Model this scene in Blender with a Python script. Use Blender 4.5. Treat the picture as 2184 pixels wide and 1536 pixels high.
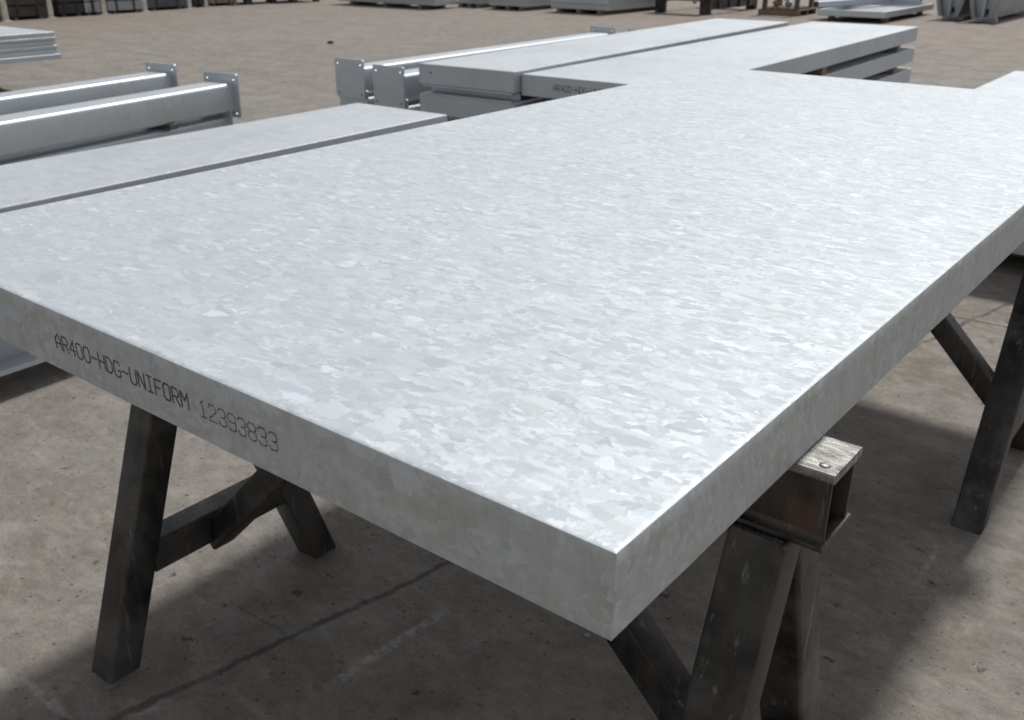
import bpy, bmesh, math, random
from mathutils import Matrix, Vector
random.seed(7)
for o in list(bpy.data.objects): bpy.data.objects.remove(o)
scene = bpy.context.scene
COL = scene.collection
R = math.radians

# ------------------------------------------------------------------ camera
YAW, PITCH, ROLL = R(-38.18), R(23.83), R(0.12)
f = Vector((math.sin(YAW)*math.cos(PITCH), math.cos(YAW)*math.cos(PITCH), -math.sin(PITCH)))
r = Vector((math.cos(YAW), -math.sin(YAW), 0)); u = r.cross(f)
r2 = math.cos(ROLL)*r + math.sin(ROLL)*u; u2 = -math.sin(ROLL)*r + math.cos(ROLL)*u
camd = bpy.data.cameras.new('camera'); cam = bpy.data.objects.new('camera', camd); COL.objects.link(cam)
cam.matrix_world = Matrix(((r2.x, u2.x, -f.x, 0.3635), (r2.y, u2.y, -f.y, -0.6127), (r2.z, u2.z, -f.z, 1.525), (0, 0, 0, 1)))
camd.sensor_fit = 'HORIZONTAL'; camd.sensor_width = 36.0; camd.lens = 33.58
camd.clip_start = 0.05; camd.clip_end = 2000
camd.dof.use_dof = True; camd.dof.focus_distance = 1.25; camd.dof.aperture_fstop = 10.0
scene.camera = cam

# ------------------------------------------------------------------ sky, sun, exposure
SUN_DIR = Vector((-0.03, 0.70, 1.0)).normalized()       # towards the sun: behind the plates, high
ELEV = math.asin(SUN_DIR.z); AZ = math.atan2(SUN_DIR.x, SUN_DIR.y)
world = bpy.data.worlds.new('World'); scene.world = world; world.use_nodes = True
wn = world.node_tree; wn.nodes.clear()
sky = wn.nodes.new('ShaderNodeTexSky'); sky.sky_type = 'NISHITA'; sky.sun_disc = False
sky.sun_elevation = ELEV; sky.sun_rotation = AZ; sky.air_density = 1.0; sky.dust_density = 1.0; sky.ozone_density = 1.0
hsv = wn.nodes.new('ShaderNodeHueSaturation'); hsv.inputs['Saturation'].default_value = 0.13
bg = wn.nodes.new('ShaderNodeBackground'); bg.inputs['Strength'].default_value = 0.100
wo = wn.nodes.new('ShaderNodeOutputWorld')
wn.links.new(sky.outputs[0], hsv.inputs['Color']); wn.links.new(hsv.outputs[0], bg.inputs['Color']); wn.links.new(bg.outputs[0], wo.inputs['Surface'])
sund = bpy.data.lights.new('sun', 'SUN'); sund.energy = 2.95; sund.angle = R(5.0); sund.color = (1.0, 0.965, 0.915)
sun = bpy.data.objects.new('sun', sund); COL.objects.link(sun)
sun.rotation_euler = (-SUN_DIR).to_track_quat('-Z', 'Y').to_euler(); sun.location = SUN_DIR*30
vs = scene.view_settings; vs.view_transform = 'Standard'; vs.look = 'None'; vs.gamma = 1; vs.use_curve_mapping = False
vs.exposure = 0.06
scene.render.engine = 'CYCLES'

# ------------------------------------------------------------------ node helpers and materials
class NT:
    def __init__(s, name):
        s.m = bpy.data.materials.new(name); s.m.use_nodes = True
        s.t = s.m.node_tree; s.t.nodes.clear()
        s.out = s.n('ShaderNodeOutputMaterial'); s.b = s.n('ShaderNodeBsdfPrincipled')
        s.l(s.b.outputs[0], s.out.inputs['Surface'])
    def n(s, t, **k):
        x = s.t.nodes.new(t)
        for a, v in k.items(): setattr(x, a, v)
        return x
    def l(s, a, b): s.t.links.new(a, b)
    def set(s, sock, v):
        if isinstance(v, bpy.types.NodeSocket): s.l(v, sock)
        else: sock.default_value = v
    def math(s, op, a, b=None, c=None, clamp=False):
        x = s.n('ShaderNodeMath', operation=op, use_clamp=clamp); s.set(x.inputs[0], a)
        if b is not None: s.set(x.inputs[1], b)
        if c is not None: s.set(x.inputs[2], c)
        return x.outputs[0]
    def vmath(s, op, a, b=None, scale=None):
        x = s.n('ShaderNodeVectorMath', operation=op); s.set(x.inputs[0], a)
        if b is not None: s.set(x.inputs[1], b)
        if scale is not None: s.set(x.inputs['Scale'], scale)
        return x.outputs[0]
    def mix(s, fac, a, b, blend='MIX'):
        x = s.n('ShaderNodeMix', data_type='RGBA', blend_type=blend)
        s.set(x.inputs[0], fac)
        for i, v in ((6, a), (7, b)):
            if isinstance(v, tuple) and len(v) == 3: v = v + (1,)
            s.set(x.inputs[i], v)
        return x.outputs[2]
    def noise(s, vec, scale, detail=4, rough=.5, dist=0):
        x = s.n('ShaderNodeTexNoise'); s.l(vec, x.inputs['Vector'])
        x.inputs['Scale'].default_value = scale; x.inputs['Detail'].default_value = detail
        x.inputs['Roughness'].default_value = rough; x.inputs['Distortion'].default_value = dist
        return x
    def vor(s, vec, scale, feature='F1', rnd=1.0):
        x = s.n('ShaderNodeTexVoronoi', feature=feature); s.l(vec, x.inputs['Vector'])
        x.inputs['Scale'].default_value = scale; x.inputs['Randomness'].default_value = rnd
        return x
    def rng(s, v, a, b, c=0., d=1., smooth=False):
        x = s.n('ShaderNodeMapRange'); x.interpolation_type = 'SMOOTHSTEP' if smooth else 'LINEAR'
        s.set(x.inputs[0], v)
        for i, q in enumerate((a, b, c, d)): x.inputs[i+1].default_value = q
        return x.outputs[0]
    def mapping(s, vec, rot=(0, 0, 0), sc=(1, 1, 1), loc=(0, 0, 0)):
        x = s.n('ShaderNodeMapping'); s.l(vec, x.inputs['Vector'])
        x.inputs['Rotation'].default_value = rot; x.inputs['Scale'].default_value = sc; x.inputs['Location'].default_value = loc
        return x.outputs[0]
    def coords(s, rand=True):
        tc = s.n('ShaderNodeTexCoord').outputs['Object']
        if not rand: return tc
        oi = s.n('ShaderNodeObjectInfo')
        cb = s.n('ShaderNodeCombineXYZ')
        q = s.math('MULTIPLY', oi.outputs['Random'], 17.3)
        s.l(q, cb.inputs[0]); s.l(s.math('MULTIPLY', oi.outputs['Random'], 9.1), cb.inputs[1]); s.l(s.math('MULTIPLY', oi.outputs['Random'], 5.7), cb.inputs[2])
        return s.vmath('ADD', tc, cb.outputs[0])
    def bump(s, h, strength=.3, dist=.01, normal=None):
        x = s.n('ShaderNodeBump'); s.l(h, x.inputs['Height']); x.inputs['Strength'].default_value = strength; x.inputs['Distance'].default_value = dist
        if normal is not None: s.l(normal, x.inputs['Normal'])
        return x.outputs[0]

def zinc(name, scale=30., tilt=.16, c0=(.47, .492, .515), c1=(.60, .622, .645), r0=.54, r1=.74, gloss=.40, stain=.25, fine=True, hue=.55, glint=0., side_shade=0.):
    """hot-dip galvanised steel: a matt zinc skin under crystal grains that each face, tint and shine their own way"""
    k = NT(name); co = k.coords(); k.t.nodes.remove(k.b)
    w = k.noise(co, scale*.7, 7, .70)
    co_w = k.vmath('ADD', co, k.vmath('SCALE', k.vmath('SUBTRACT', w.outputs['Color'], (.5, .5, .5)), scale=1.7/scale))
    def flakes(rz, sc, ry):
        x = k.vor(k.mapping(co_w, (R(12), R(ry), R(rz)), (.42, 1.35, .95)), sc, 'SMOOTH_F1'); x.inputs['Smoothness'].default_value = .16
        return x.outputs['Color']
    a, b, c = flakes(24, scale, 14), flakes(85, scale*1.5, -20), flakes(-20, scale*.62, 30)
    d = k.vor(co_w, scale*2.3).outputs['Color']
    sel = k.vor(co_w, scale*.55)
    sp = k.n('ShaderNodeSeparateColor'); k.l(sel.outputs['Color'], sp.inputs[0])
    cell = k.mix(k.rng(sp.outputs[0], .30, .38), a, b)
    cell = k.mix(k.rng(sp.outputs[0], .62, .70), cell, c)
    cell = k.mix(k.rng(sp.outputs[1], .45, .85, 0., .6), cell, d)
    cs = k.n('ShaderNodeSeparateColor'); k.l(cell, cs.inputs[0])
    fn = k.noise(co, scale*8, 6, .72)                       # frosty dendrites inside each grain
    bl = k.noise(co, 1.7, 5, .6); st = k.noise(k.mapping(co, (0, 0, R(8)), (3.2, .8, 2)), 2.2, 5, .62)
    tone = k.math('ADD', k.math('MULTIPLY', k.rng(cs.outputs[0], .12, .88), .62), k.math('MULTIPLY', k.rng(fn.outputs[0], .25, .75), .38))
    col = k.mix(tone, c0, c1)
    spark = k.math('MULTIPLY', k.rng(cs.outputs[2], .80, .87), k.rng(cs.outputs[0], .45, .58))
    col = k.mix(k.math('MULTIPLY', spark, glint), col, tuple(min(.86, x*1.22) for x in c1))  # scattered glints of the grains painted in as a paler colour
    # upright faces: streaky mottle, plus shade and warm ground bounce painted into the colour
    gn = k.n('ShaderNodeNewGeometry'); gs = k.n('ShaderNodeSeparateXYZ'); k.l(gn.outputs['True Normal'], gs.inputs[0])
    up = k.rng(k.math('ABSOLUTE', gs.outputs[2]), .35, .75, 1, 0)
    mottle = k.noise(k.mapping(co_w, (0, 0, 0), (1, 1, .38)), scale*.55, 6, .68)
    shade_col = k.mix(k.rng(mottle.outputs[0], .40, .60), (.405, .402, .378), (.475, .482, .482))
    shade_col = k.mix(k.math('MULTIPLY', k.rng(cs.outputs[0], .55, .80), .6), shade_col, tuple(x*1.0 for x in c1))
    col = k.mix(k.math('MULTIPLY', up, side_shade), col, shade_col)
    col = k.mix(k.math('MULTIPLY', k.rng(bl.outputs[0], .46, .72), stain), col, tuple(x*.86 for x in c0))
    col = k.mix(k.math('MULTIPLY', k.rng(st.outputs[0], .50, .72), stain*.7), col, tuple(x*.88 for x in c0))
    tint = k.mix(k.rng(cs.outputs[1], .2, .8), (1-.045*hue, 1-.01*hue, 1.0), (1.0, 1-.006*hue, 1-.06*hue))
    col = k.mix(1.0, col, tint, 'MULTIPLY')
    rr = k.math('ADD', k.rng(cs.outputs[2], .1, .9, r0, r1), k.math('MULTIPLY', k.math('SUBTRACT', fn.outputs[0], .5), .15))
    geo = k.n('ShaderNodeNewGeometry')
    tl = k.vmath('SCALE', k.vmath('SUBTRACT', cell, (.5, .5, .5)), scale=tilt)
    wv = k.noise(co, 5., 2, .5)
    wave = k.vmath('SCALE', k.vmath('SUBTRACT', wv.outputs['Color'], (.5, .5, .5)), scale=.02)
    n0 = k.vmath('NORMALIZE', k.vmath('ADD', geo.outputs['Normal'], k.vmath('ADD', wave, k.vmath('SCALE', tl, scale=.14))))
    n1 = k.vmath('NORMALIZE', k.vmath('ADD', geo.outputs['Normal'], k.vmath('ADD', wave, tl)))
    if fine: n1 = k.bump(fn.outputs[0], .16, .0015, n1)
    df = k.n('ShaderNodeBsdfDiffuse'); k.l(col, df.inputs['Color']); k.l(n0, df.inputs['Normal']); df.inputs['Roughness'].default_value = .3
    gl = k.n('ShaderNodeBsdfAnisotropic'); gl.distribution = 'MULTI_GGX'
    k.l(k.mix(.35, k.vmath('SCALE', col, scale=1.22), (.72, .74, .76)), gl.inputs['Color']); k.l(rr, gl.inputs['Roughness']); k.l(n1, gl.inputs['Normal'])
    mx = k.n('ShaderNodeMixShader'); mx.inputs[0].default_value = gloss
    k.l(df.outputs[0], mx.inputs[1]); k.l(gl.outputs[0], mx.inputs[2]); k.l(mx.outputs[0], k.out.inputs['Surface'])
    return k.m

def worn_steel(name):
    """flange rubbed bright by years of plates, with grime in the low spots"""
    k = NT(name); co = k.coords()
    n1 = k.noise(k.mapping(co, (0, 0, R(20)), (1, 2.5, 1)), 22., 8, .7, .6); n2 = k.noise(k.mapping(co, (0, 0, R(-14)), (.35, 6, 1)), 40., 5, .7); n3 = k.noise(co, 9., 4, .6)
    col = k.mix(k.rng(n1.outputs[0], .35, .65), (.10, .098, .092), (.40, .40, .385))
    col = k.mix(k.math('MULTIPLY', k.rng(n2.outputs[0], .55, .66), .7), col, (.62, .62, .60))
    col = k.mix(k.rng(n3.outputs[0], .55, .66), col, (.055, .050, .044))
    k.l(col, k.b.inputs['Base Color']); k.b.inputs['Metallic'].default_value = .55
    k.l(k.rng(n1.outputs[0], .3, .7, .55, .34), k.b.inputs['Roughness'])
    k.l(k.bump(k.math('ADD', n1.outputs[0], n2.outputs[0]), .35, .003), k.b.inputs['Normal'])
    return k.m

def black_steel(name, rust=.45, base=(.020, .020, .019)):
    k = NT(name); co = k.coords()
    n1 = k.noise(k.mapping(co, sc=(1, 1, .45)), 9., 8, .62); n2 = k.noise(co, 75., 6, .68); n3 = k.noise(k.mapping(co, (0, .2, .1), (1, 1, .15)), 22., 6, .65)
    n4 = k.noise(k.mapping(co, (0, -.15, .1), (1.3, 1.3, .10)), 48., 4, .7); n5 = k.noise(co, 4.5, 5, .6)
    col = k.mix(k.rng(n1.outputs[0], .42, .60), tuple(x*.75 for x in base), tuple(x*2.9 for x in base))
    col = k.mix(k.math('MULTIPLY', k.rng(n5.outputs[0], .50, .60), .6), col, (.105, .102, .098))
    rm = k.math('MULTIPLY', k.rng(n3.outputs[0], .46, .62), k.rng(n1.outputs[0], .40, .58))
    col = k.mix(k.math('MULTIPLY', rm, rust), col, (.125, .060, .031))
    scuff = k.math('MULTIPLY', k.rng(n4.outputs[0], .60, .68), k.rng(n5.outputs[0], .40, .54))
    col = k.mix(k.math('MULTIPLY', scuff, .6), col, (.24, .235, .225))
    fl = k.rng(n2.outputs[0], .70, .76)
    col = k.mix(k.math('MULTIPLY', fl, .4), col, (.17, .16, .15))
    k.l(col, k.b.inputs['Base Color']); k.b.inputs['Metallic'].default_value = .3
    k.l(k.math('ADD', k.rng(n1.outputs[0], .3, .7, .30, .58), k.math('MULTIPLY', n2.outputs[0], .12)), k.b.inputs['Roughness'])
    k.l(k.bump(k.math('ADD', n2.outputs[0], k.math('MULTIPLY', n1.outputs[0], 2.)), .3, .002), k.b.inputs['Normal'])
    return k.m

def plain(name, col, rough=.6, metal=0., var=.35, scale=6., spec=.5):
    k = NT(name); co = k.coords(); n1 = k.noise(co, scale, 6, .6)
    dark = tuple(c*(1-var) for c in col); lite = tuple(min(1, c*(1+var*.6)) for c in col)
    k.l(k.mix(k.rng(n1.outputs[0], .3, .7), dark, lite), k.b.inputs['Base Color'])
    k.b.inputs['Roughness'].default_value = rough; k.b.inputs['Metallic'].default_value = metal
    k.l(k.bump(n1.outputs[0], .2, .004), k.b.inputs['Normal'])
    return k.m

def timber(name, col=(.33, .235, .14)):
    k = NT(name); co = k.coords()
    g = k.noise(k.mapping(co, sc=(1, 14, 14)), 4., 6, .6, .4)
    n = k.noise(co, 3., 4)
    c = k.mix(k.rng(g.outputs[0], .35, .68), tuple(x*.55 for x in col), col)
    c = k.mix(k.math('MULTIPLY', k.rng(n.outputs[0], .45, .7), .5), c, (.17, .15, .13))
    k.l(c, k.b.inputs['Base Color']); k.b.inputs['Roughness'].default_value = .85
    k.l(k.bump(g.outputs[0], .4, .003), k.b.inputs['Normal'])
    return k.m

def concrete():
    k = NT('yard_concrete'); co = k.coords(False)
    big = k.noise(co, .32, 8, .6, .3); mid = k.noise(co, 3.2, 10, .72, .5); fin = k.noise(co, 30., 8, .75); mot = k.noise(k.mapping(co, (0, 0, R(40)), (1, 1.4, 1), (4, 2, 0)), 19., 9, .76, .3)
    wisp = k.noise(k.mapping(co, (0, 0, R(28)), (1, 1.9, 1)), 8., 10, .74, .5); grit = k.noise(co, 150., 4, .7)
    col = k.mix(k.rng(big.outputs[0], .32, .68), (.248, .224, .199), (.266, .260, .248))
    pat = k.noise(k.mapping(co, (0, 0, R(-52)), (1, 3.4, 1)), .75, 6, .6, .6)
    col = k.mix(k.math('MULTIPLY', k.rng(pat.outputs[0], .42, .66), .45), col, (.185, .172, .157))
    col = k.mix(k.math('MULTIPLY', k.rng(mid.outputs[0], .40, .68), .70), col, (.138, .119, .101))
    col = k.mix(k.math('MULTIPLY', k.rng(mot.outputs[0], .46, .66), .46), col, (.118, .098, .080))
    col = k.mix(k.math('MULTIPLY', k.rng(wisp.outputs[0], .48, .68), .60), col, (.365, .328, .292))
    col = k.mix(k.math('MULTIPLY', k.rng(fin.outputs[0], .50, .72), .42), col, (.105, .088, .073))
    col = k.mix(k.math('MULTIPLY', k.rng(grit.outputs[0], .52, .70), .40), col, (.095, .082, .070))
    col = k.mix(k.math('MULTIPLY', k.rng(grit.outputs[0], .46, .30), .22), col, (.44, .41, .375))
    # oily dirty patches with their own shapes
    oil = k.noise(k.mapping(co, loc=(3.1, 1.7, 0)), .9, 6, .62, .5)
    col = k.mix(k.math('MULTIPLY', k.rng(oil.outputs[0], .56, .74), .45), col, (.105, .094, .084))
    # rust wash: blotches, and the strip where steel has stood for years along the edges of the yard
    sx = k.n('ShaderNodeSeparateXYZ'); k.l(co, sx.inputs[0])
    X, Y = sx.outputs[0], sx.outputs[1]
    rn = k.noise(co, .55, 6, .62, .4)
    edge = k.math('MAXIMUM', k.rng(X, -15.0, -19.5, 0, 1, True), k.rng(Y, 13.2, 17.5, 0, 1, True))
    ru = k.math('ADD', k.math('MULTIPLY', k.rng(rn.outputs[0], .58, .76), .35), k.math('MULTIPLY', edge, k.rng(rn.outputs[0], .30, .55, .25, .75)), clamp=True)
    col = k.mix(k.math('MULTIPLY', ru, .30), col, (.285, .205, .150))
    # pits
    pv = k.vor(k.vmath('ADD', co, k.vmath('SCALE', k.vmath('SUBTRACT', mid.outputs['Color'], (.5, .5, .5)), scale=.25)), 15.)
    ps = k.n('ShaderNodeSeparateColor'); k.l(pv.outputs['Color'], ps.inputs[0])
    rad = k.math('MULTIPLY', k.rng(ps.outputs[0], .55, 1., -.06, .20), k.math('ADD', .5, k.noise(co, 55., 3).outputs[0]))
    pit = k.math('MULTIPLY', k.rng(k.math('SUBTRACT', pv.outputs['Distance'], rad), -.05, .03, 1, 0), .8)
    pv2 = k.vor(co, 55.); ps2 = k.n('ShaderNodeSeparateColor'); k.l(pv2.outputs['Color'], ps2.inputs[0])
    pit2 = k.math('MULTIPLY', k.math('LESS_THAN', pv2.outputs['Distance'], k.rng(ps2.outputs[1], .72, 1., 0., .30)), .6)
    pit = k.math('MAXIMUM', pit, pit2)
    col = k.mix(pit, col, (.052, .045, .039))
    # scraped pale marks left by dragged steel
    sc = k.noise(k.mapping(co, (0, 0, R(-7)), (26, .55, 1)), 1.6, 5, .72, .2)
    sm = k.noise(co, 1.3, 4, .6)
    scr = k.math('MULTIPLY', k.rng(sc.outputs[0], .62, .70), k.rng(sm.outputs[0], .48, .62))
    col = k.mix(k.math('MULTIPLY', scr, .45), col, (.44, .415, .385))
    # a sawn joint along the yard with crumbled edges, a cross joint, one scratch of white paint beside it
    jn = k.math('MULTIPLY', k.math('SUBTRACT', k.noise(co, 6., 8, .7).outputs[0], .5), .075)
    def line(px, py, ang, wd, ln0=None, ln1=None):
        ca, sa = math.cos(R(ang)), math.sin(R(ang))
        dx = k.math('SUBTRACT', X, px); dy = k.math('SUBTRACT', Y, py)
        across = k.math('ADD', k.math('ADD', k.math('MULTIPLY', dx, -sa), k.math('MULTIPLY', dy, ca)), jn)
        m = k.rng(k.math('ABSOLUTE', across), wd*.45, wd, 1, 0)
        if ln0 is not None:
            al = k.math('ADD', k.math('MULTIPLY', dx, ca), k.math('MULTIPLY', dy, sa))
            m = k.math('MULTIPLY', m, k.math('MULTIPLY', k.rng(al, ln0, ln0+.08), k.rng(al, ln1, ln1-.08)))
        return m
    j1 = k.math('MULTIPLY', line(-1.135, .66, 77.5, .011), k.rng(k.noise(co, 9., 5, .6).outputs[0], .34, .52, .35, 1.))
    j2 = line(-.45, 3.69, 1.0, .010)
    j3 = line(-4.6, 3.0, 88., .02); j4 = line(-6., 8.2, 1.0, .03); j5 = line(-9.6, 5., 89., .03); j6 = line(-6., 12.9, .5, .03)
    j = k.math('MAXIMUM', k.math('MAXIMUM', j1, j2), k.math('MULTIPLY', k.math('MAXIMUM', k.math('MAXIMUM', j3, j4), k.math('MAXIMUM', j5, j6)), .45))
    col = k.mix(k.math('MULTIPLY', j, .7), col, (.060, .052, .046))
    paint2 = k.math('MULTIPLY', k.math('MAXIMUM', line(-1.443, .025, -1., .016, -.11, .11), line(-.069, 1.748, 94., .010, -.12, .12)), k.rng(k.noise(co, 26., 6, .7).outputs[0], .46, .64))
    crack = k.math('MULTIPLY', line(-1.266, .483, 0., .0035, -.17, .17), .45)
    col = k.mix(crack, col, (.05, .044, .038))
    chip = k.math('MULTIPLY', line(-1.105, .66, 77.5, .022), k.rng(k.noise(co, 24., 5).outputs[0], .58, .70))
    paint = k.math('MULTIPLY', line(-.965, .58, 86., .017, -.19, .24), k.rng(k.noise(co, 30., 6, .7).outputs[0], .40, .62))
    col = k.mix(k.math('MULTIPLY', k.math('MAXIMUM', k.math('MAXIMUM', paint, paint2), k.math('MULTIPLY', chip, .6)), .75), col, (.50, .485, .46))
    k.l(col, k.b.inputs['Base Color'])
    k.l(k.rng(mid.outputs[0], .3, .7, .72, .92), k.b.inputs['Roughness']); k.b.inputs['Specular IOR Level'].default_value = .35
    h = k.math('ADD', k.math('ADD', k.math('MULTIPLY', mid.outputs[0], .9), k.math('MULTIPLY', fin.outputs[0], .25)), k.math('MULTIPLY', grit.outputs[0], .10))
    h = k.math('SUBTRACT', h, k.math('ADD', k.math('MULTIPLY', pit, .6), k.math('MULTIPLY', j, 1.2)))
    h = k.math('ADD', h, k.math('ADD', k.math('MULTIPLY', wisp.outputs[0], .3), k.math('MULTIPLY', mot.outputs[0], .35)))
    k.l(k.bump(h, .55, .012), k.b.inputs['Normal'])
    return k.m

M = dict(
    conc=concrete(),
    plate=zinc('galvanised_plate', 70., .21, (.478, .520, .568), (.532, .574, .622), .52, .68, .35, .2, hue=.7, glint=.55, side_shade=.85),
    plate2=zinc('galvanised_plate_weathered', 30., .10, (.475, .512, .555), (.525, .562, .605), .50, .62, .40, .75, fine=False, hue=.4),
    tube=zinc('galvanised_tube', 30., .025, (.46, .505, .55), (.52, .565, .61), 0.42, .50, .58, .3, fine=False, hue=.4),
    sheet=zinc('galvanised_sheet', 24., .06, (.44, .475, .505), (.50, .535, .565), .44, .56, .45, .4, fine=False),
    steel=black_steel('black_steel', .30, (.019, .0192, .0182)),
    rusty=black_steel('rusty_beam_steel', .55, (.022, .018, .016)),
    worn=worn_steel('worn_scraped_steel'),
    ink=plain('stencil_ink', (.068, .068, .066), .7, 0, .25, 60.), faded=plain('faded_stencil_ink', (.10, .10, .105), .7, 0, .3, 60.),
    wood=timber('pale_timber'), wood2=timber('weathered_timber', (.26, .20, .14)), greywood=timber('grey_timber', (.12, .115, .105)), brownwood=timber('brown_timber', (.16, .10, .065)),
    post=plain('cream_painted_steel', (.62, .60, .53), .55, 0, .4, 9.),
    dark=plain('dark_bundle', (.030, .032, .036), .6, 0, .5, 5.),
    dark2=plain('brownish_dark_bundle', (.055, .048, .043), .7, 0, .5, 5.),
    bluegrey=plain('blue_grey_bundle', (.085, .095, .115), .5, .2, .35, 4.),
    pale=plain('pale_grey_bundle', (.33, .345, .38), .5, .3, .3, 4.),
    beige=plain('beige_bundle', (.23, .205, .165), .75, 0, .35, 4.),
    hole=plain('dark_void', (.008, .008, .008), .9),
    stone=plain('pebble_stone', (.06, .055, .05), .9, 0, .4, 60.),
)

# ------------------------------------------------------------------ mesh helpers
def link(name, bm, mat, parent=None, loc=(0, 0, 0), rot=(0, 0, 0), smooth=False):
    me = bpy.data.meshes.new(name); bm.to_mesh(me); bm.free()
    me.materials.append(M[mat] if isinstance(mat, str) else mat)
    if smooth:
        for p in me.polygons: p.use_smooth = True
    o = bpy.data.objects.new(name, me); COL.objects.link(o)
    o.location = loc; o.rotation_euler = rot
    if parent: o.parent = parent
    return o
def tag(o, label, cat, group=None):
    o['label'] = label; o['category'] = cat
    if group: o['group'] = group
    return o
def thing(name, label, cat, loc=(0, 0, 0), rz=0., group=None):
    o = bpy.data.objects.new(name, None); o.empty_display_size = .2; COL.objects.link(o)
    o.location = loc; o.rotation_euler = (0, 0, rz)
    return tag(o, label, cat, group)
def box(x0, x1, y0, y1, z0, z1, bev=0., seg=1, bm=None):
    b = bmesh.new()
    v = [b.verts.new((x, y, z)) for z in (z0, z1) for y in (y0, y1) for x in (x0, x1)]
    for q in ((0, 2, 3, 1), (4, 5, 7, 6), (0, 1, 5, 4), (1, 3, 7, 5), (3, 2, 6, 7), (2, 0, 4, 6)): b.faces.new([v[i] for i in q])
    if bev: bmesh.ops.bevel(b, geom=list(b.edges), offset=bev, segments=seg, profile=.5, affect='EDGES')
    if bm is None: return b
    me = bpy.data.meshes.new('tmp'); b.to_mesh(me); b.free(); bm.from_mesh(me); bpy.data.meshes.remove(me)
    return bm
def rrect(w, h, rad, seg=5):
    pts = []
    for cx, cy, a0 in ((w/2-rad, h/2-rad, 0), (-w/2+rad, h/2-rad, 90), (-w/2+rad, -h/2+rad, 180), (w/2-rad, -h/2+rad, 270)):
        for i in range(seg+1):
            a = R(a0+90*i/seg); pts.append((cx+rad*math.cos(a), cy+rad*math.sin(a)))
    return pts
def sweep(outer, p0, p1, inner=None, up=(0, 0, 1)):
    """a profile (side, up) swept from p0 to p1; with an inner ring it is a hollow tube"""
    b = bmesh.new(); p0, p1 = Vector(p0), Vector(p1); d = (p1-p0).normalized()
    side = d.cross(Vector(up)).normalized(); upv = side.cross(d).normalized()
    ring = lambda pts, p: [b.verts.new(p+side*a+upv*c) for a, c in pts]
    o0, o1 = ring(outer, p0), ring(outer, p1); n = len(outer)
    for i in range(n): b.faces.new((o0[i], o0[(i+1) % n], o1[(i+1) % n], o1[i]))
    if inner:
        i0, i1 = ring(inner, p0), ring(inner, p1)
        for i in range(n):
            j = (i+1) % n
            b.faces.new((i0[j], i0[i], i1[i], i1[j])); b.faces.new((o0[j], o0[i], i0[i], i0[j])); b.faces.new((o1[i], o1[j], i1[j], i1[i]))
    else:
        b.faces.new(list(reversed(o0))); b.faces.new(o1)
    bmesh.ops.recalc_face_normals(b, faces=list(b.faces))
    return b
def autosmooth(o, ang=35):
    me = o.data
    for p in me.polygons: p.use_smooth = True
    bm = bmesh.new(); bm.from_mesh(me)
    for e in bm.edges:
        e.smooth = not (len(e.link_faces) == 2 and e.calc_face_angle(0) > R(ang))
    bm.to_mesh(me); bm.free(); return o
def copy_tree(o, parent=None):
    c = o.copy(); COL.objects.link(c); c.parent = parent
    for ch in [x for x in o.children]: copy_tree(ch, c)
    return c
H = lambda z: (z+2.05)*.5             # survey heights (half metres from the big plate's top) to metres above ground

# ------------------------------------------------------------------ ground
b = bmesh.new(); S = 400
v = [b.verts.new(p) for p in ((-S, -S, 0), (S, -S, 0), (S, S, 0), (-S, S, 0))]; b.faces.new(v)
g = link('ground', b, 'conc'); g['kind'] = 'structure'

# ------------------------------------------------------------------ lettering (stencilled by a dot printer)
GL = {
 'A': [[(0, 0), (0, .68), (.5, 1), (1, .68), (1, 0)], [(0, .4), (1, .4)]],
 'R': [[(0, 0), (0, 1), (.75, 1), (1, .85), (1, .62), (.75, .48), (0, .48)], [(.45, .48), (1, 0)]],
 '4': [[(.78, 0), (.78, 1), (0, .34), (1, .34)]],
 '0': [[(.22, 0), (0, .18), (0, .82), (.22, 1), (.78, 1), (1, .82), (1, .18), (.78, 0), (.22, 0)]],
 '-': [[(0, .5), (1, .5)]],
 'H': [[(0, 0), (0, 1)], [(1, 0), (1, 1)], [(0, .5), (1, .5)]],
 'D': [[(0, 0), (0, 1), (.6, 1), (1, .75), (1, .25), (.6, 0), (0, 0)]],
 'G': [[(1, .8), (.75, 1), (.22, 1), (0, .8), (0, .2), (.22, 0), (.78, 0), (1, .15), (1, .42), (.6, .42)]],
 'U': [[(0, 1), (0, .2), (.22, 0), (.78, 0), (1, .2), (1, 1)]],
 'N': [[(0, 0), (0, 1), (1, 0), (1, 1)]],
 'I': [[(.15, 0), (.85, 0)], [(.5, 0), (.5, 1)], [(.15, 1), (.85, 1)]],
 'F': [[(0, 0), (0, 1), (1, 1)], [(0, .5), (.75, .5)]],
 'O': [[(.2, 0), (0, .2), (0, .8), (.2, 1), (.8, 1), (1, .8), (1, .2), (.8, 0), (.2, 0)]],
 'M': [[(0, 0), (0, 1), (.5, .5), (1, 1), (1, 0)]],
 '1': [[(.2, .78), (.5, 1), (.5, 0)], [(.15, 0), (.85, 0)]],
 '2': [[(0, .8), (.2, 1), (.75, 1), (1, .82), (1, .62), (0, .14), (0, 0), (1, 0)]],
 '3': [[(0, .84), (.2, 1), (.75, 1), (1, .84), (1, .64), (.78, .5), (.42, .5)], [(.78, .5), (1, .36), (1, .14), (.78, 0), (.2, 0), (0, .16)]],
 '9': [[(1, .5), (.25, .5), (0, .64), (0, .84), (.22, 1), (.78, 1), (1, .84), (1, .16), (.78, 0), (.2, 0), (0, .14)]],
 '8': [[(.22, .52), (0, .66), (0, .86), (.22, 1), (.78, 1), (1, .86), (1, .66), (.78, .52), (.22, .52), (0, .36), (0, .15), (.22, 0), (.78, 0), (1, .15), (1, .36), (.78, .52)]],
}
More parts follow.
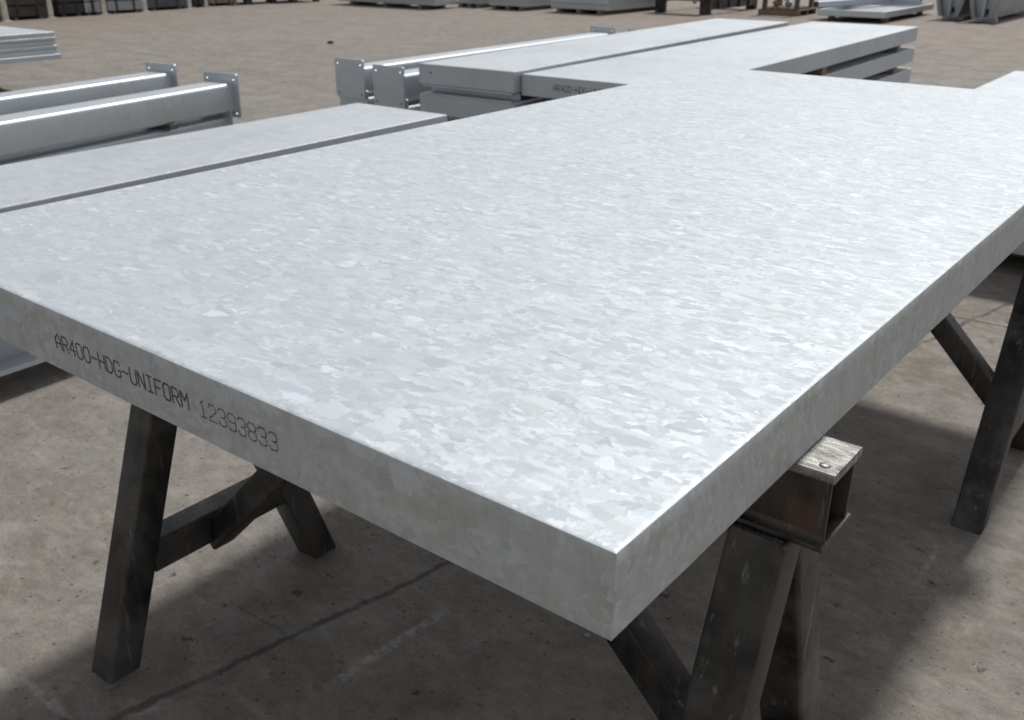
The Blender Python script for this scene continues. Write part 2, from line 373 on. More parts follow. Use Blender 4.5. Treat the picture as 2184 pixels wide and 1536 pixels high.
def lettering(text, pitch, cw, chh, dot, parent, loc, faint_from=99, mat='ink'):
    b = bmesh.new(); rnd = random.Random(3)
    for i, ch in enumerate(text):
        if ch == ' ': continue
        step, sz = (dot*.62, dot) if i < faint_from else (dot*1.12, dot*.86)
        for st in GL[ch]:
            for (ax, ay), (bx, by) in zip(st, st[1:]):
                L = math.hypot((bx-ax)*cw, (by-ay)*chh); n = max(1, int(round(L/step)))
                for q in range(n+1):
                    t = q/n; s = sz*rnd.uniform(.8, 1.1)*.5
                    x = i*pitch+(ax+(bx-ax)*t)*cw+rnd.gauss(0, dot*.06); z = (ay+(by-ay)*t)*chh+rnd.gauss(0, dot*.06)
                    k = 6; y = -.00003*rnd.random()
                    b.faces.new([b.verts.new((x+s*math.cos(2*math.pi*e/k), y-.00002*(q % 7)-.000003*i, z+s*1.1*math.sin(2*math.pi*e/k))) for e in range(k)])
    return link('lettering', b, mat, parent, loc)

# ------------------------------------------------------------------ the big plate on its two trestles
PW, PL, PT, TOP = 1.5755, 3.243, .0996, 1.025
def plate_mesh(w, l, t, bev=.004, wob=.0, div=0):
    b = box(0, w, 0, l, 0, t, bev, 2)
    return b
big = thing('steel_plate', 'large galvanised plate in the foreground, stencilled AR400-HDG-UNIFORM, resting on black trestles', 'steel plate', (-PW, 0, TOP-PT), group='galvanised steel plates')
def slab_body():
    """top sheet with zinc build-up along the rims, thin drips along the lower edge"""
    b = bmesh.new(); nx, ny = 110, 220
    bev = .0026
    def prof(s):        # nothing but a rounded arris
        return s
    rnd = random.Random(5)
    import mathutils
    nz = mathutils.noise
    def pt(x, y, z): return b.verts.new((x, y, z))
    xs = [0, bev*.3, bev]+[bev+.004, .010, .016]+[.016+(PW-.032)*i/60 for i in range(1, 60)]+[PW-.016, PW-.010, PW-bev-.004, PW-bev, PW-bev*.3, PW]
    ys = [0, bev*.3, bev]+[bev+.004, .010, .016]+[.016+(PL-.032)*i/120 for i in range(1, 120)]+[PL-.016, PL-.010, PL-bev-.004, PL-bev, PL-bev*.3, PL]
    def top(x, y):
        d = min(x, PW-x, y, PL-y)
        z = PT
        if d < bev: z -= bev*(1-math.sqrt(max(0, 1-(1-d/bev)**2)))
        rim = math.exp(-((d-.0075)/.0045)**2)*(.0003+.0008*max(0, nz.noise((x*9, y*9, 1.3))))
        z += rim if d >= bev*.9 else 0
        z += .0005*nz.noise((x*3, y*3, .2))*min(1, d/.05)
        return z
    grid = [[pt(x, y, top(x, y)) for y in ys] for x in xs]
    for i in range(len(xs)-1):
        for j in range(len(ys)-1): b.faces.new((grid[i][j], grid[i+1][j], grid[i+1][j+1], grid[i][j+1]))
    nX, nY = len(xs), len(ys)
    per = [(grid[i][0], 0, -1) for i in range(nX)]+[(grid[-1][j], 1, 0) for j in range(1, nY)]
    per += [(grid[i][-1], 0, 1) for i in range(nX-2, -1, -1)]+[(grid[0][j], -1, 0) for j in range(nY-2, 0, -1)]
    loop_ = [q[0] for q in per]; n = len(per)
    for zz, ins in ((PT*.8, 0), (PT*.55, 0), (PT*.3, 0), (.006, 0), (.0018, .0005), (0, .0022)):
        ring = []
        for vtx, ax, ay in per:
            x, y = vtx.co.x, vtx.co.y
            ox = (1 if x > PW-1e-5 else -1 if x < 1e-5 else 0); oy = (1 if y > PL-1e-5 else -1 if y < 1e-5 else 0)
            wob = .0004*nz.noise((x*11, y*11, zz*30))-ins
            ring.append(pt(x+ox*wob, y+oy*wob, zz))
        for q in range(n): b.faces.new((loop_[q], ring[q], ring[(q+1) % n], loop_[(q+1) % n]))
        loop_ = ring
    b.faces.new(list(reversed(loop_)))
    bmesh.ops.recalc_face_normals(b, faces=list(b.faces))
    return b
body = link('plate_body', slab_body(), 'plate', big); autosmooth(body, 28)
lettering('AR400-HDG-UNIFORM 12393833', .01985, .0148, .0237, .0024, big, (-.9840+PW, -.0006, PT-.0620), 18)

LEGW, LEGD = .080, .074
def bead(parent, p0, p1, r_):
    """a rippled run of weld"""
    p0, p1 = Vector(p0), Vector(p1); L = (p1-p0).length; n = max(6, int(L/.004)); d = (p1-p0)/L
    a1 = d.cross(Vector((0, 0, 1))).normalized(); a2 = d.cross(a1); b = bmesh.new(); rings = []
    for i in range(n+1):
        rr = r_*(.75+.25*(i % 2))*(.5 if i in (0, n) else 1)*random.uniform(.85, 1.1)
        rings.append([b.verts.new(p0+d*(L*i/n)+a1*(rr*math.cos(2*math.pi*e/6))+a2*(rr*math.sin(2*math.pi*e/6))) for e in range(6)])
    for q, w_ in zip(rings, rings[1:]):
        for e in range(6): b.faces.new((q[e], q[(e+1) % 6], w_[(e+1) % 6], w_[e]))
    b.faces.new(list(reversed(rings[0]))); b.faces.new(rings[-1])
    bmesh.ops.recalc_face_normals(b, faces=list(b.faces))
    return link('weld_bead', b, 'steel', parent, smooth=True)
def make_trestle(label, y0, lift=0.):
    t = thing('trestle', label, 'trestle', (0, y0, 0), group='black steel trestles')
    ztop = TOP-PT-.0005; zb = H(-.425)
    x0, x1 = -1.48, .049
    # boxed beam: two webs between a capping flange and a bottom flange
    bm = box(x0, x1-.003, -.0405, -.0355, zb+.008, ztop-.010, .0008)
    link('web', bm, 'rusty', t); link('web', box(x0, x1-.003, .0355, .0405, zb+.008, ztop-.010, .0008), 'rusty', t)
    o = sweep(rrect(.098, .014, .0045, 3), (x0, 0, ztop-.007), (x1+.001, 0, ztop-.007)); fl = link('top_flange', o, 'worn', t)
    bm = bmesh.new()
    link('bottom_flange', box(x0, x1, -.052, .052, zb, zb+.0085, .002, 2), 'rusty', t)
    # weld fillets where the webs meet the lower flange
    for s in (-1, 1):
        o = sweep([(0, 0), (-s*.0105, 0), (-s*.0042, .002), (-s*.0018, .0048), (0, .011)], (x0+.002, s*-.0405*-1, zb+.0083), (x1-.004, s*-.0405*-1, zb+.0083))
        link('weld_fillet', o, 'rusty', t)
    b = bmesh.new(); bmesh.ops.create_uvsphere(b, u_segments=14, v_segments=8, radius=.0075, matrix=Matrix.Diagonal((1, 1, .35, 1)))
    link('rivet', b, 'worn', t, (.030, -.030, ztop), smooth=True)
    for k, x in enumerate((-.035, -1.402)):
        for s in (-1, 1):
            p1 = Vector((x, s*.022, zb-.001)); p0 = Vector((x, s*.300, 0.0))
            d = (p1-p0).normalized()
            o = sweep(rrect(LEGW-.002*s, LEGD, .008, 3), p0, p1, up=(0, s, 0))
            for v in o.verts:                         # feet and heads are cut level
                if (v.co-p0).dot(d) < .1: v.co -= d*((v.co.z-0.001)/d.z)
                else: v.co -= d*((v.co.z-(zb-.0012))/d.z)
            leg = link('leg', o, 'steel', t); autosmooth(leg)
            link('foot_plate', box(-.036, .036, -.034, .034, .0004, .005, .001), 'steel', leg, (x, s*.300, 0))
        zc = H(-1.55); sp = .022+(.278)*(1-zc/zb)
        o = sweep(rrect(.070, .080, .007, 3), (x, -sp+.034, zc), (x, sp-.034, zc))
        autosmooth(link('crossbar', o, 'steel', t))
        for s in (-1, 1):                              # weld beads: crossbar to leg, leg to beam
            for zz_, ww in ((zc+.041, .06), (zc-.041, .06)):
                yy_ = s*(.022+.278*(1-zz_/zb)-.040)
                bead(t, (x-ww/2, yy_, zz_), (x+ww/2, yy_, zz_), .005)
            bead(t, (x-.041, s*.030+s*-.037, zb-.002), (x-.041, s*.030+s*.037, zb-.002), .005)
            bead(t, (x+.041, s*.030+s*-.037, zb-.002), (x+.041, s*.030+s*.037, zb-.002), .005)
            bead(t, (x-.038, s*.056, zb-.003), (x+.038, s*.056, zb-.003), .006)
        sx = 1 if x < -.5 else -1
        dz = lift if sx < 0 else -.022
        o = sweep(rrect(.062, .062, .006, 3), (x+sx*.012, 0, zc-.018+dz), (x+sx*(.578-dz), 0, zb-.012), rrect(.052, .052, .003, 3))
        autosmooth(link('brace', o, 'steel', t))
    return t
make_trestle('black steel trestle nearest the camera, under the stencilled end of the large plate', .4725, .075)
make_trestle('second black steel trestle, under the far half of the large plate at the right', 2.300)

# ------------------------------------------------------------------ piles of plates behind
def pile_plate(label, x, y, zt, w, l, rz, t=.145, mat='plate2', letters=None):
    o = thing('steel_plate', label, 'steel plate', (x, y, zt-t), rz, 'galvanised steel plates') if letters else None
    bm = box(0, w, 0, l, 0, t, .005, 2)
    if letters:
        link('plate_body', bm, mat, o)
        lettering('AR400-HDG-UNIFORM 12393833', .0300, .0225, .042, .0055, o, (letters, -.0008, t*.36), 99, 'faded')
        return o
    o = link('steel_plate', bm, mat, None, (x, y, zt-t), (0, 0, rz))
    return tag(o, label, 'steel plate', 'galvanised steel plates')
def block(label, x, y, z0, z1, w, d, rz, mat='wood', name='timber_block', group='timber bearers under the piles'):
    o = link(name, box(-w/2, w/2, -d/2, d/2, 0, z1-z0, .004), mat, None, (x, y, z0), (0, 0, rz))
    return tag(o, label, 'timber', group)
def along(x, y, rz, dx, dy):
    c, s = math.cos(rz), math.sin(rz); return x+dx*c-dy*s, y+dx*s+dy*c

# left pile: one plate on channels
LX, LY, LR, LW, LL, LZ = -3.555, -2.2, R(1.6), .655, 5.36, H(-.69)
pile_plate('long galvanised plate at the left, parallel to the large plate across a narrow gap', LX, LY, LZ, LW, LL, LR)
def channel(label, x, y, z0, w, h, l, rz, mat='tube', group='galvanised channels', open_right=True, t=.012):
    pr = [(-w/2, 0), (w/2, 0), (w/2, .016), (-w/2+t, .024), (-w/2+t, h-.024), (w/2, h-.016), (w/2, h), (-w/2, h)]
    if not open_right: pr = [(-a, c) for a, c in pr]
    o = link('channel_beam', sweep(pr, (0, 0, 0), (0, l, 0)), mat, None, (x, y, z0), (0, 0, rz))
    return tag(o, label, 'steel channel', group)
CH = LZ-.145-.004
z = H(-1.86)
hh = (CH-z)/2-.004
px, py = along(LX, LY, LR, LW-.045, .1); channel('galvanised channel lying low at the left edge, seen below the large plate', px, py, z, .11, .17, 5.0, LR, 'plate2')
px, py = along(LX, LY, LR, .07, .1); channel('outer galvanised channel of the left pile, mostly hidden behind it', px, py, z, .11, .17, 5.0, LR, open_right=False)
for i, dy in enumerate((.5, 2.6, 4.7)):
    px, py = along(LX, LY, LR, LW/2, dy)
    block(('timber bearer near the front end', 'timber bearer at the middle', 'timber bearer near the far end')[i]+' of the left pile, on the ground', px, py, 0, z-.001, .6, .09, LR)
    block(('upper timber packer near the front end', 'upper timber packer at the middle', 'upper timber packer near the far end')[i]+' of the left pile, under its plate', px, py, z+.171, CH+.003, .6, .09, LR)

# centre piles: three plates each, with packers
def pile(tagname, x, y, rz, w, l, ztop, names, packers, letters=None, offs=(0, 0, 0), inset=None):
    t, gap = .145, .070
    zt = ztop
    for i in range(3):
        dx = offs[i]; px, py = along(x, y, rz, dx, abs(dx)*.5)
        pile_plate(names[i], px, py, zt, w, l, rz, t, letters=letters if i == 0 else None)
        zb = zt-t
        if i < 2:
            if packers == 'wood':
                for q, dy in enumerate((.45, l*.5, l-.62)):
                    px, py = along(x, y, rz, w/2, dy)
                    block('pale timber packer below %s plate of the %s, %s' % (('top', 'middle')[i], tagname, ('near end', 'mid length', 'far end')[q]), px, py, zb-gap+.001, zb-.001, w-.012, .10, rz)
            else:
                px, py = along(x, y, rz, .045, .05 if i == 0 else .12)
                o = link('channel_packer', sweep([(-.06, 0), (.06, 0), (.06, .010), (-.048, .012), (-.048, gap-.014), (.06, gap-.012), (.06, gap-.002), (-.06, gap-.002)], (0, 0, 0), (w-.06, 0, 0)), 'tube', None, (px, py, zb-gap+.001), (0, 0, rz))
                tag(o, 'channel packer at near end, below %s plate of the %s' % (('top', 'middle')[i], tagname), 'steel channel', 'channel packers')
                px, py = along(x, y, rz, w/2, l-.4)
                block('timber packer at far end, below %s plate of the %s' % (('top', 'middle')[i], tagname), px, py, zb-gap+.001, zb-.001, w-.05, .10, rz)
        else:
            for q, dy in enumerate((.4, l*.5, l-.5)):
                px, py = along(x, y, rz, w/2, dy)
                block('timber bearer on the ground under the %s, %s' % (tagname, ('near end', 'mid length', 'far end')[q]), px, py, 0, zb-.001, w-.04, .12, rz)
        zt = zb-gap
pile('narrow pile left of centre', -4.715, 4.72, R(3.3), .86, 5.35, H(-.69),
     ('top plate of the narrow pile left of centre, small dark hole in its end', 'middle plate of the narrow pile left of centre, under the channel packer', 'bottom plate of the narrow pile left of centre'), 'channel', offs=(0, 0, 0))
pile('wide centre pile', -3.845, 4.84, R(2.4), 1.17, 5.75, H(-.73),
     ('top plate of the wide centre pile with faint stencilled lettering on its near end', 'middle plate of the wide centre pile, between pale timber packers', 'bottom plate of the wide centre pile'), 'wood', letters=.27)
pile('right edge pile', -1.13, 4.46, R(.8), 1.5, 2.58, H(-.69),
     ('top plate of the pile at the right edge, its corner just past the large plate', 'middle plate of the pile at the right edge', 'bottom plate of the pile at the right edge, seen under the large plate'), 'wood')
o = link('drain_hole', sweep(rrect(.020, .012, .005, 3), (0, 0, 0), (0, .004, 0)), 'hole', None)
top1 = [q for q in bpy.data.objects if q.get('label', '').startswith('top plate of the narrow pile')][0]
o.parent = top1; o.location = (.115, -.0005, .085)

# ------------------------------------------------------------------ square posts with drilled end plates
def drilled(w, h, th, holes, rad):
    """a plate in the XZ plane with real holes through it"""
    b = bmesh.new()
    def loop(pts):
        vs_ = [b.verts.new((x, 0, z_)) for x, z_ in pts]
        return [b.edges.new((vs_[i], vs_[(i+1) % len(vs_)])) for i in range(len(vs_))]
    es = loop(rrect(w, h, .016, 3))
    for hx, hz in holes: es += loop([(hx+rad*math.cos(2*math.pi*e/10), hz+rad*math.sin(2*math.pi*e/10)) for e in range(10)])
    bmesh.ops.triangle_fill(b, use_beauty=True, use_dissolve=False, edges=es)
    bad = [fc for fc in b.faces if any((fc.calc_center_median()-Vector((hx, 0, hz))).length < rad*.98 for hx, hz in holes)]
    if bad: bmesh.ops.delete(b, geom=bad, context='FACES_ONLY')
    r_ = bmesh.ops.extrude_face_region(b, geom=list(b.faces))
    bmesh.ops.translate(b, vec=(0, th, 0), verts=[q for q in r_['geom'] if isinstance(q, bmesh.types.BMVert)])
    bmesh.ops.recalc_face_normals(b, faces=list(b.faces))
    return b
def make_post(label, x, y, zbot, rz, l, w=.235, h=.205):
    t = thing('square_post', label, 'steel post', (x, y, zbot), rz, 'galvanised posts with end plates')
    o = sweep(rrect(w, h, .026, 6), (0, 0, h/2+.035), (0, l, h/2+.035), rrect(w-.02, h-.02, .016, 6)); autosmooth(link('tube', o, 'tube', t), 40)
    pw, ph = .335, .32
    for yy in (-.012, l):
        p = link('end_plate', drilled(pw, ph, .012, [(sx*(pw/2-.036), sz*(ph/2-.036)) for sx in (-1, 1) for sz in (-1, 1)], .0105), 'tube', t, (0, yy, h/2+.045))
        wf = link('weld', sweep(rrect(w+.014, h+.014, .03, 6), (0, yy+(.012 if yy < 0 else -.007), h/2+.035), (0, yy+(.019 if yy < 0 else 0), h/2+.035)), 'tube', t)
    return t
def lay(label, x, y, z0, z1, w, rz): return block(label, x, y, z0, z1, w, .07, rz, 'greywood')
zl0 = .045; zl1 = zl0+.245
lrz = R(9.5); LPL = 4.6
def back_from(x, y, rz, l): return x+math.sin(rz)*l, y-math.cos(rz)*l
for i, (ex, ey, nm) in enumerate(((-5.95, 3.86, 'nearer'), (-6.82, 3.92, 'farther'))):
    bx, by = back_from(ex, ey, lrz, LPL)
    make_post('upper galvanised square post of the %s stack at the left edge' % nm, bx, by, zl1, lrz, LPL)
    make_post('lower galvanised square post of the %s stack at the left edge' % nm, bx-.035, by-.06, zl0, lrz, LPL)
for q, dd in enumerate((.7, 2.3, 3.9)):
    bx, by = back_from(-6.38, 3.87, lrz, dd)
    lay('timber bearer on the ground under the left posts, %s' % ('near their end plates', 'mid length', 'outside the frame at the left')[q], bx, by, 0, zl0+.034, 1.1, lrz)
    lay('timber packer between upper and lower left posts, %s' % ('near their end plates', 'mid length', 'outside the frame at the left')[q], bx, by, zl0+.2405, zl1+.0345, 1.1, lrz)
mrz = R(1.8)
for i, (nx, ny, nm) in enumerate(((-5.87, 5.10, 'outer'), (-5.28, 4.97, 'inner'))):
    make_post('upper galvanised square post of the %s centre stack, its blank end plate facing us' % nm, nx, ny, zl1, mrz, 4.05)
    make_post('lower galvanised square post of the %s centre stack, mostly hidden' % nm, nx+.012, ny+.02, zl0, mrz, 4.05)
for q, dd in enumerate((.5, 2., 3.6)):
    bx, by = along(-5.63, 5.05, mrz, 0, dd)
    lay('timber bearer on the ground under the centre posts, %s' % ('near end', 'mid length', 'far end')[q], bx, by, 0, zl0+.034, 1.0, mrz)
    lay('timber packer between upper and lower centre posts, %s' % ('near end', 'mid length', 'far end')[q], bx, by, zl0+.2405, zl1+.0345, 1.0, mrz)

# ------------------------------------------------------------------ stack of thin sheets at the far left on a wooden trestle
SZ = H(-.8); sh = (.048, .034, .05, .036, .05, .055); zz = SZ
nms = ('topmost', 'second from the top', 'third from the top', 'fourth from the top', 'fifth from the top', 'bottom, jutting out slightly')
for i, t in enumerate(sh):
    dx = (0, .004, -.004, .006, .0, .03)[i]
    o = link('sheet_pack', box(-1.5, dx, -3.4, dx*.4, 0, t-.003, .004), 'plate2', None, (-9.86, 4.67, zz-t+.004), (0, 0, R(1.0)))
    tag(o, 'thin galvanised sheet in the far left stack, '+nms[i], 'steel sheet', 'sheets in the far left stack'); zz -= t
def wood_trestle(label, x, y, ztop, rz):
    t = thing('wooden_trestle', label, 'trestle', (x, y, 0), rz, 'wooden trestles under the sheets')
    link('beam', box(-.7, .7, -.06, .06, ztop-.16, ztop-.001, .006), 'brownwood', t)
    for sx in (-.6, .55):
        for s in (-1, 1):
            link('leg', sweep(rrect(.10, .09, .006, 2), (sx, s*.26, 0), (sx, s*.02, ztop-.161), up=(1, 0, 0)), 'brownwood', t)
    return t
wood_trestle('dark wooden trestle under the far left sheet stack, near its visible corner', -10.58, 3.86, zz, R(1.0))
wood_trestle('dark wooden trestle under the far left sheet stack, outside the frame', -10.70, 2.0, zz, R(1.0))

# ------------------------------------------------------------------ storage bays along the left edge of the yard
def stanchion(label, x, y, h=2.3):
    t = thing('stanchion', label, 'post', (x, y, 0), 0, 'cream stanchions of the storage bays')
    link('upright', box(-.055, .055, -.055, .055, .012, h, .008, 2), 'post', t)
    link('base_plate', box(-.10, .10, -.10, .10, 0, .0115, .002), 'post', t)
    link('cap', box(-.06, .06, -.06, .06, h+.0005, h+.012, .003), 'post', t)
    return t
ST = [(-19.86, 8.89), (-20.0, 9.88), (-20.1, 11.13), (-20.2, 12.17), (-20.5, 13.53), (-20.6, 14.06), (-20.7, 14.98)]
on = ('leftmost', 'second from the left', 'third from the left', 'fourth from the left', 'fifth from the left', 'sixth from the left', 'rightmost')
for (x, y), nm in zip(ST, on): stanchion('cream steel stanchion of the background storage bays, %s' % nm, x, y)
def bundle(label, x, y, z, lx, ly, h, mat, straps=2, rz=0., boards=3):
    """a strapped pack: separate layers with slots between, straps and feet"""
    t = thing('strapped_bundle', label, 'bundle', (x, y, z), rz, 'bundles in the storage bays')
    hh = h/boards
    for i in range(boards):
        j = random.uniform(-.015, .015)
        link('layer', box(-lx/2+j, lx/2+j, -ly/2, ly/2, i*hh+.012, (i+1)*hh-.010, .006), mat, t)
    for s in range(straps):
        yy = -ly/2+ly*(s+.5)/straps
        link('strap', box(-lx/2-.02, lx/2+.02, yy-.02, yy+.02, .011, h+.002, .002), 'dark', t)
    return t
# bay 1 (between the two leftmost posts), and onwards to the right
bays = [
 (-20.40, 8.25, .85, 'dark2', 'dark brown bundle at the left frame edge, lower'),
 (-20.42, 9.40, .86, 'dark2', 'dark brown bundle between first two stanchions, lower'),
 (-20.55, 10.38, .55, 'dark', 'black bundle between second and third stanchions, lower'),
 (-20.52, 10.86, .38, 'pale', 'small pale bundle beside the third stanchion, lower'),
 (-20.60, 11.66, .86, 'pale', 'pale grey bundle between third and fourth stanchions, lower'),
 (-20.80, 12.83, 1.10, 'bluegrey', 'blue-grey bundle between fourth and fifth stanchions, lower'),
 (-20.95, 13.80, .34, 'dark', 'narrow black bundle between fifth and sixth stanchions, lower'),
 (-21.05, 14.52, .76, 'beige', 'beige bundle before the rightmost stanchion, lower'),
]
for x, y, ly, mt, lb in bays:
    for lev in range(3):
        z0 = .05+lev*.50
        bundle(lb.replace('lower', ('bottom of its stack', 'middle of its stack', 'top of its stack')[lev]), x, y, z0, 1.0, ly-.03, .44, mt, 2 if ly > .5 else 1, boards=2)
        for q, s in enumerate((-.3, .3)):
            o = link('timber_block', box(-.5, .5, -.04, .04, 0, .049 if lev == 0 else .055, .003), 'brownwood', None, (x, y+s*ly, 0 if lev == 0 else z0-.055))
            tag(o, 'timber below %s, %s' % (lb.replace('lower', ('bottom level', 'middle level', 'top level')[lev]), ('left one', 'right one')[q]), 'timber', 'timber bearers in the storage bays')
# low dark stillages to the right of the bays
def stillage(label, x, y, lx, ly, h, mat='dark', load=None):
    t = thing('stillage', label, 'stillage', (x, y, 0), 0, 'low steel stillages')
    for sx in (-1, 1):
        for sy in (-1, 1):
            link('foot', box(sx*(lx/2-.06)-.06, sx*(lx/2-.06)+.06, sy*(ly/2-.08)-.08, sy*(ly/2-.08)+.08, 0, .119, .006), mat, t)
    link('frame', box(-lx/2, lx/2, -ly/2, ly/2, .12, .20, .006), mat, t)
    for s in (-1, 1): link('side_rail', box(-lx/2, lx/2, s*(ly/2-.03)-.03, s*(ly/2-.03)+.03, .2005, h, .006), mat, t)
    if load: link('load', box(-lx/2+.05, lx/2-.05, -ly/2+.07, ly/2-.07, .2006, h-.06, .01), load, t)
    return t
stillage('low dark stillage right of the rightmost stanchion', -20.9, 15.55, 1.1, .95, .7, 'dark', 'beige')
stillage('second low dark stillage at the top left, before the first sheet stack', -20.6, 16.75, 1.1, .9, .7, 'dark2', 'pale')

# ------------------------------------------------------------------ stacks of galvanised sheets along the far edge
def sheet_stack(nm, x1, y0, lx, ly, n=4, tt=.105, z0=.085, mat='sheet'):
    for q, s in enumerate((.15, .5, .85)):
        o = link('timber_block', box(-.05, .05, 0, ly-.02, 0, z0-.001, .004), 'wood', None, (x1-lx+lx*s, y0+.01, 0))
        tag(o, 'timber bearer under the background %s, %s' % (nm, ('left one', 'middle one', 'right one')[q]), 'timber', 'timber bearers under the background stacks')
    for i in range(n):
        a, c = random.uniform(0, .04), random.uniform(0, .05)
        zz = z0+i*(tt+.003)
        o = link('sheet_pack', box(-lx+a, -a*.5, c, ly-c, 0, tt, .006), mat, None, (x1, y0, zz))
        tag(o, 'galvanised sheet pack in the background %s, %s' % (nm, ('bottom', 'second up', 'third up', 'topmost')[i]), 'steel sheet', 'sheet packs of the background stacks')
sheet_stack('long stack left of centre', -15.6, 16.75, 3.3, .9, 4)
sheet_stack('short stack behind the long one', -15.15, 17.9, .8, 2.2, 3, .09)
sheet_stack('stack at centre', -13.72, 17.8, 1.15, 2.2, 4, .09)
sheet_stack('large stack right of centre', -11.6, 17.92, 1.55, 2.6, 4, .115)

# dark open box frame
t = thing('steel_box_frame', 'black heavy steel box frame standing open at the top of the picture', 'steel frame', (-10.55, 19.45, 0), R(0))
for x in (-.60, .52):
    for y in (.0, 2.3): link('leg', box(x-.14, x+.10, y-.06, y+.06, 0, .9, .008), 'steel', t)
link('side_wall', box(.56, .615, .062, 2.238, .10, .9, .006), 'steel', t)
link('side_wall', box(-.75, -.70, .062, 2.238, .22, .9, .006), 'steel', t)
link('front_rail', box(-.499, .378, -.05, .05, .27, .9, .006), 'steel', t)
link('rear_rail', box(-.499, .378, 2.25, 2.35, .27, .9, .006), 'steel', t)
for i in range(4):
    link('rib', box(.6155, .65, .35+i*.5, .40+i*.5, .10, .9, .004), 'steel', t)
b = bmesh.new(); bmesh.ops.create_uvsphere(b, u_segments=12, v_segments=8, radius=.09, matrix=Matrix.Diagonal((.8, .35, 1.3, 1)))
link('lifting_lug', b, 'pale', t, (.27, -.085, .33), smooth=True)

# stillage crate on a pallet
def pallet(label, x, y, w, d, rz):
    t = thing('wooden_pallet', label, 'pallet', (x, y, 0), rz)
    for i in range(3): link('bearer', box(-w/2, w/2, -d/2+i*(d-.1)/2, -d/2+.1+i*(d-.1)/2, 0, .10, .004), 'brownwood' if i else 'wood', t)
    for i in range(6): link('board', box(-w/2+i*(w-.11)/5, -w/2+.11+i*(w-.11)/5, -d/2, d/2, .1005, .122, .003), 'wood2', t)
    return t
pallet('small timber pallet under the rusty crate at the top right', -8.72, 20.75, .92, 1.1, R(3))
t = thing('post_crate', 'rusty open crate with pale fittings inside, on a pallet', 'crate', (-8.72, 20.75, .1225), R(3))
for x in (-.36, .36):
    for y in (-.45, .45): link('corner_post', box(x-.045, x+.045, y-.045, y+.045, 0, .9, .006), 'brownwood', t)
link('floor', box(-.40, .40, -.5, .5, 0.0, .03, .003), 'brownwood', t)
for z_ in (.35, .72):
    for y in (-.47, .47): link('rail', box(-.315, .315, y-.02, y+.02, z_, z_+.08, .004), 'brownwood', t)
    for x in (-.38, .38): link('rail', box(x-.02, x+.02, -.405, .405, z_, z_+.08, .004), 'brownwood', t)
for i in range(9):
    b = bmesh.new(); bmesh.ops.create_icosphere(b, subdivisions=2, radius=.085, matrix=Matrix.Diagonal((1, .8, .9, 1)))
    for v_ in b.verts: v_.co *= random.uniform(.85, 1.1)
    o = link('fitting', b, random.choice(('pale', 'beige')), None, (-8.72+random.uniform(-.22, .22), 20.75-.30+random.uniform(-.05, .2), .235+.13*(i//3)))
    tag(o, 'small pale metal fitting inside the rusty crate, %s of the %s layer' % (('first', 'second', 'third')[i % 3], ('lowest', 'middle', 'top')[i//3]), 'fitting', 'fittings in the crate')
b = link('timber_block', box(-1.1, .3, -.08, .08, 0, .12, .006), 'brownwood', None, (-7.6, 22.6, 0), (0, 0, R(8)))
tag(b, 'long brown timber baulk on the ground behind the crate', 'timber')

# shallow galvanised tray with a tube lying across
t = thing('galvanised_tray', 'shallow galvanised tray with raised rim and a tube across it, top right', 'tray', (-6.16, 19.43, .10), R(1))
w, l = 1.35, 3.4
link('tray_floor', box(-w+.05, -.05, .05, l-.05, .03, .05, .002), 'pale', t)
link('rim', box(-w, 0, 0, .05, 0, .12, .006), 'tube', t); link('rim', box(-w, 0, l-.05, l, 0, .12, .006), 'tube', t)
link('rim', box(-.05, 0, .051, l-.051, 0, .12, .006), 'tube', t); link('rim', box(-w, -w+.05, .051, l-.051, 0, .12, .006), 'tube', t)
o = sweep(rrect(.15, .13, .03, 4), (-w-.15, .25, .19), (-.95, l-.2, .19), rrect(.13, .11, .02, 4)); autosmooth(link('cross_tube', o, 'tube', t))
o = sweep(rrect(.12, .10, .03, 4), (-1.0, l-.15, .176), (-.2, l-.35, .176)); autosmooth(link('cross_tube', o, 'tube', t))
for q, (dx, dy) in enumerate(((-.12, .45), (-.12, 2.8), (-1.2, .45), (-1.2, 2.8))):
    px, py = along(-6.16, 19.43, R(1), dx, dy)
    block('timber block under the galvanised tray, %s' % ('near right', 'far right', 'near left', 'far left')[q], px, py, 0, .0995, .12, .1, R(1), group='blocks under the tray')

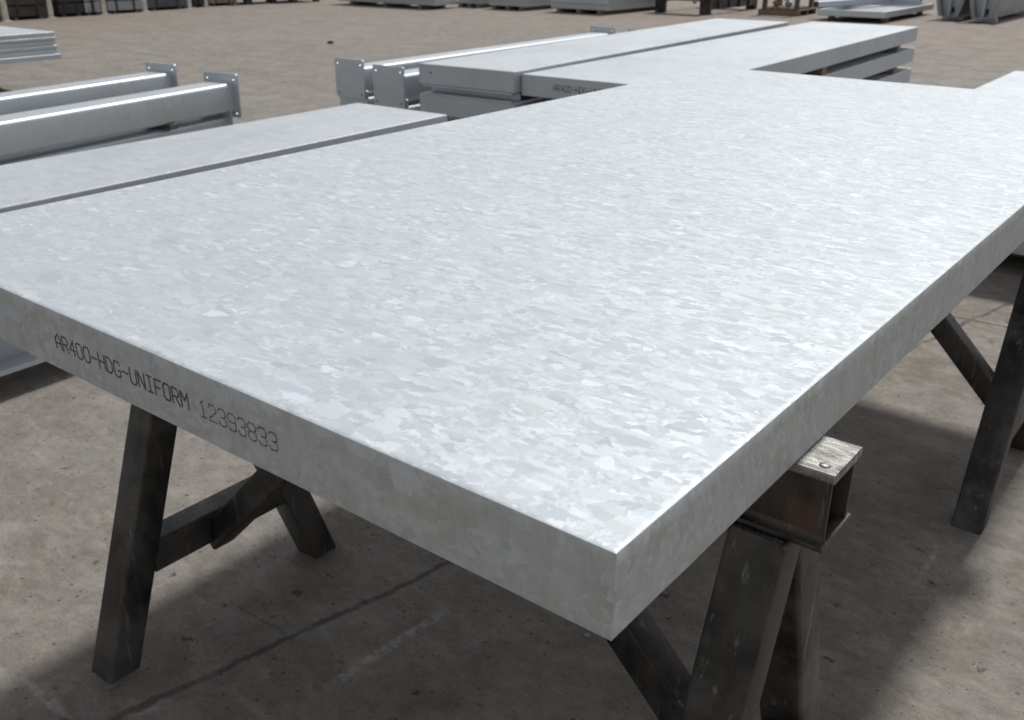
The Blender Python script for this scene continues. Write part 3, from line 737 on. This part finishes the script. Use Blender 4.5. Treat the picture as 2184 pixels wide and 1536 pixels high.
# two tapered galvanised troughs, open ends towards the camera
def trough(label, x, y, rz, l, wb=.30, wt=.62, h=.60):
    t = thing('tapered_trough', label, 'trough', (x, y, .08), rz, 'tapered troughs')
    th = .022
    pr = [(-wb/2, 0), (wb/2, 0), (wt/2, h), (wt/2-th, h), (wb/2-th, th), (-wb/2+th, th), (-wt/2+th, h), (-wt/2, h)]
    link('shell', sweep(pr, (0, 0, 0), (0, l, 0)), 'pale', t)
    k = (wt-wb)/2/h
    for s in (-1, 1):
        link('end_flange', sweep([(s*(wb/2+.0015), 0), (s*(wb/2+.04), 0), (s*(wt/2+.04), h), (s*(wt/2+.0015), h)], (0, -.001, 0), (0, .03, 0)), 'pale', t)
    b = box(-.012, .012, .02, l-.05, th+.0005, h*.92, .002); link('divider', b, 'sheet', t)
    b = bmesh.new()
    q = [(-wb/2+th, th+.001), (wb/2-th, th+.001), (wt/2-th-.004, h*.98), (-wt/2+th+.004, h*.98)]
    link('bulkhead', sweep(q, (0, .22, 0), (0, .235, 0)), 'sheet', t)
    link('outlet', sweep(rrect(.075, .11, .02, 3), (.02, .212, .12), (.02, .2195, .12)), 'hole', t)
    for yy in (.35, l-.5): link('saddle', box(-wb/2-.05, wb/2+.05, yy, yy+.10, -.079, -.001, .004), 'sheet', t)
    return t
trough('tapered galvanised trough in the top right corner, left one of two', -5.42, 21.05, R(0), 3.4)
trough('tapered galvanised trough in the top right corner, right one of two', -4.72, 20.85, R(0), 3.4)

# ------------------------------------------------------------------ loose bits on the concrete
for i, (x, y, s, lb) in enumerate(((-11.66, 10.03, .045, 'dark stone alone on the open concrete above the left posts'), (-.62, .93, .006, 'tiny pale chip in the shade below the stencilled end of the plate'))):
    b = bmesh.new(); bmesh.ops.create_icosphere(b, subdivisions=2, radius=s)
    for v_ in b.verts: v_.co = Vector((v_.co.x*1.4, v_.co.y, v_.co.z*.55))*random.uniform(.85, 1.1)
    tag(link('stone', b, 'stone' if i < 1 else 'pale', None, (x, y, s*.4)), lb, 'stone')
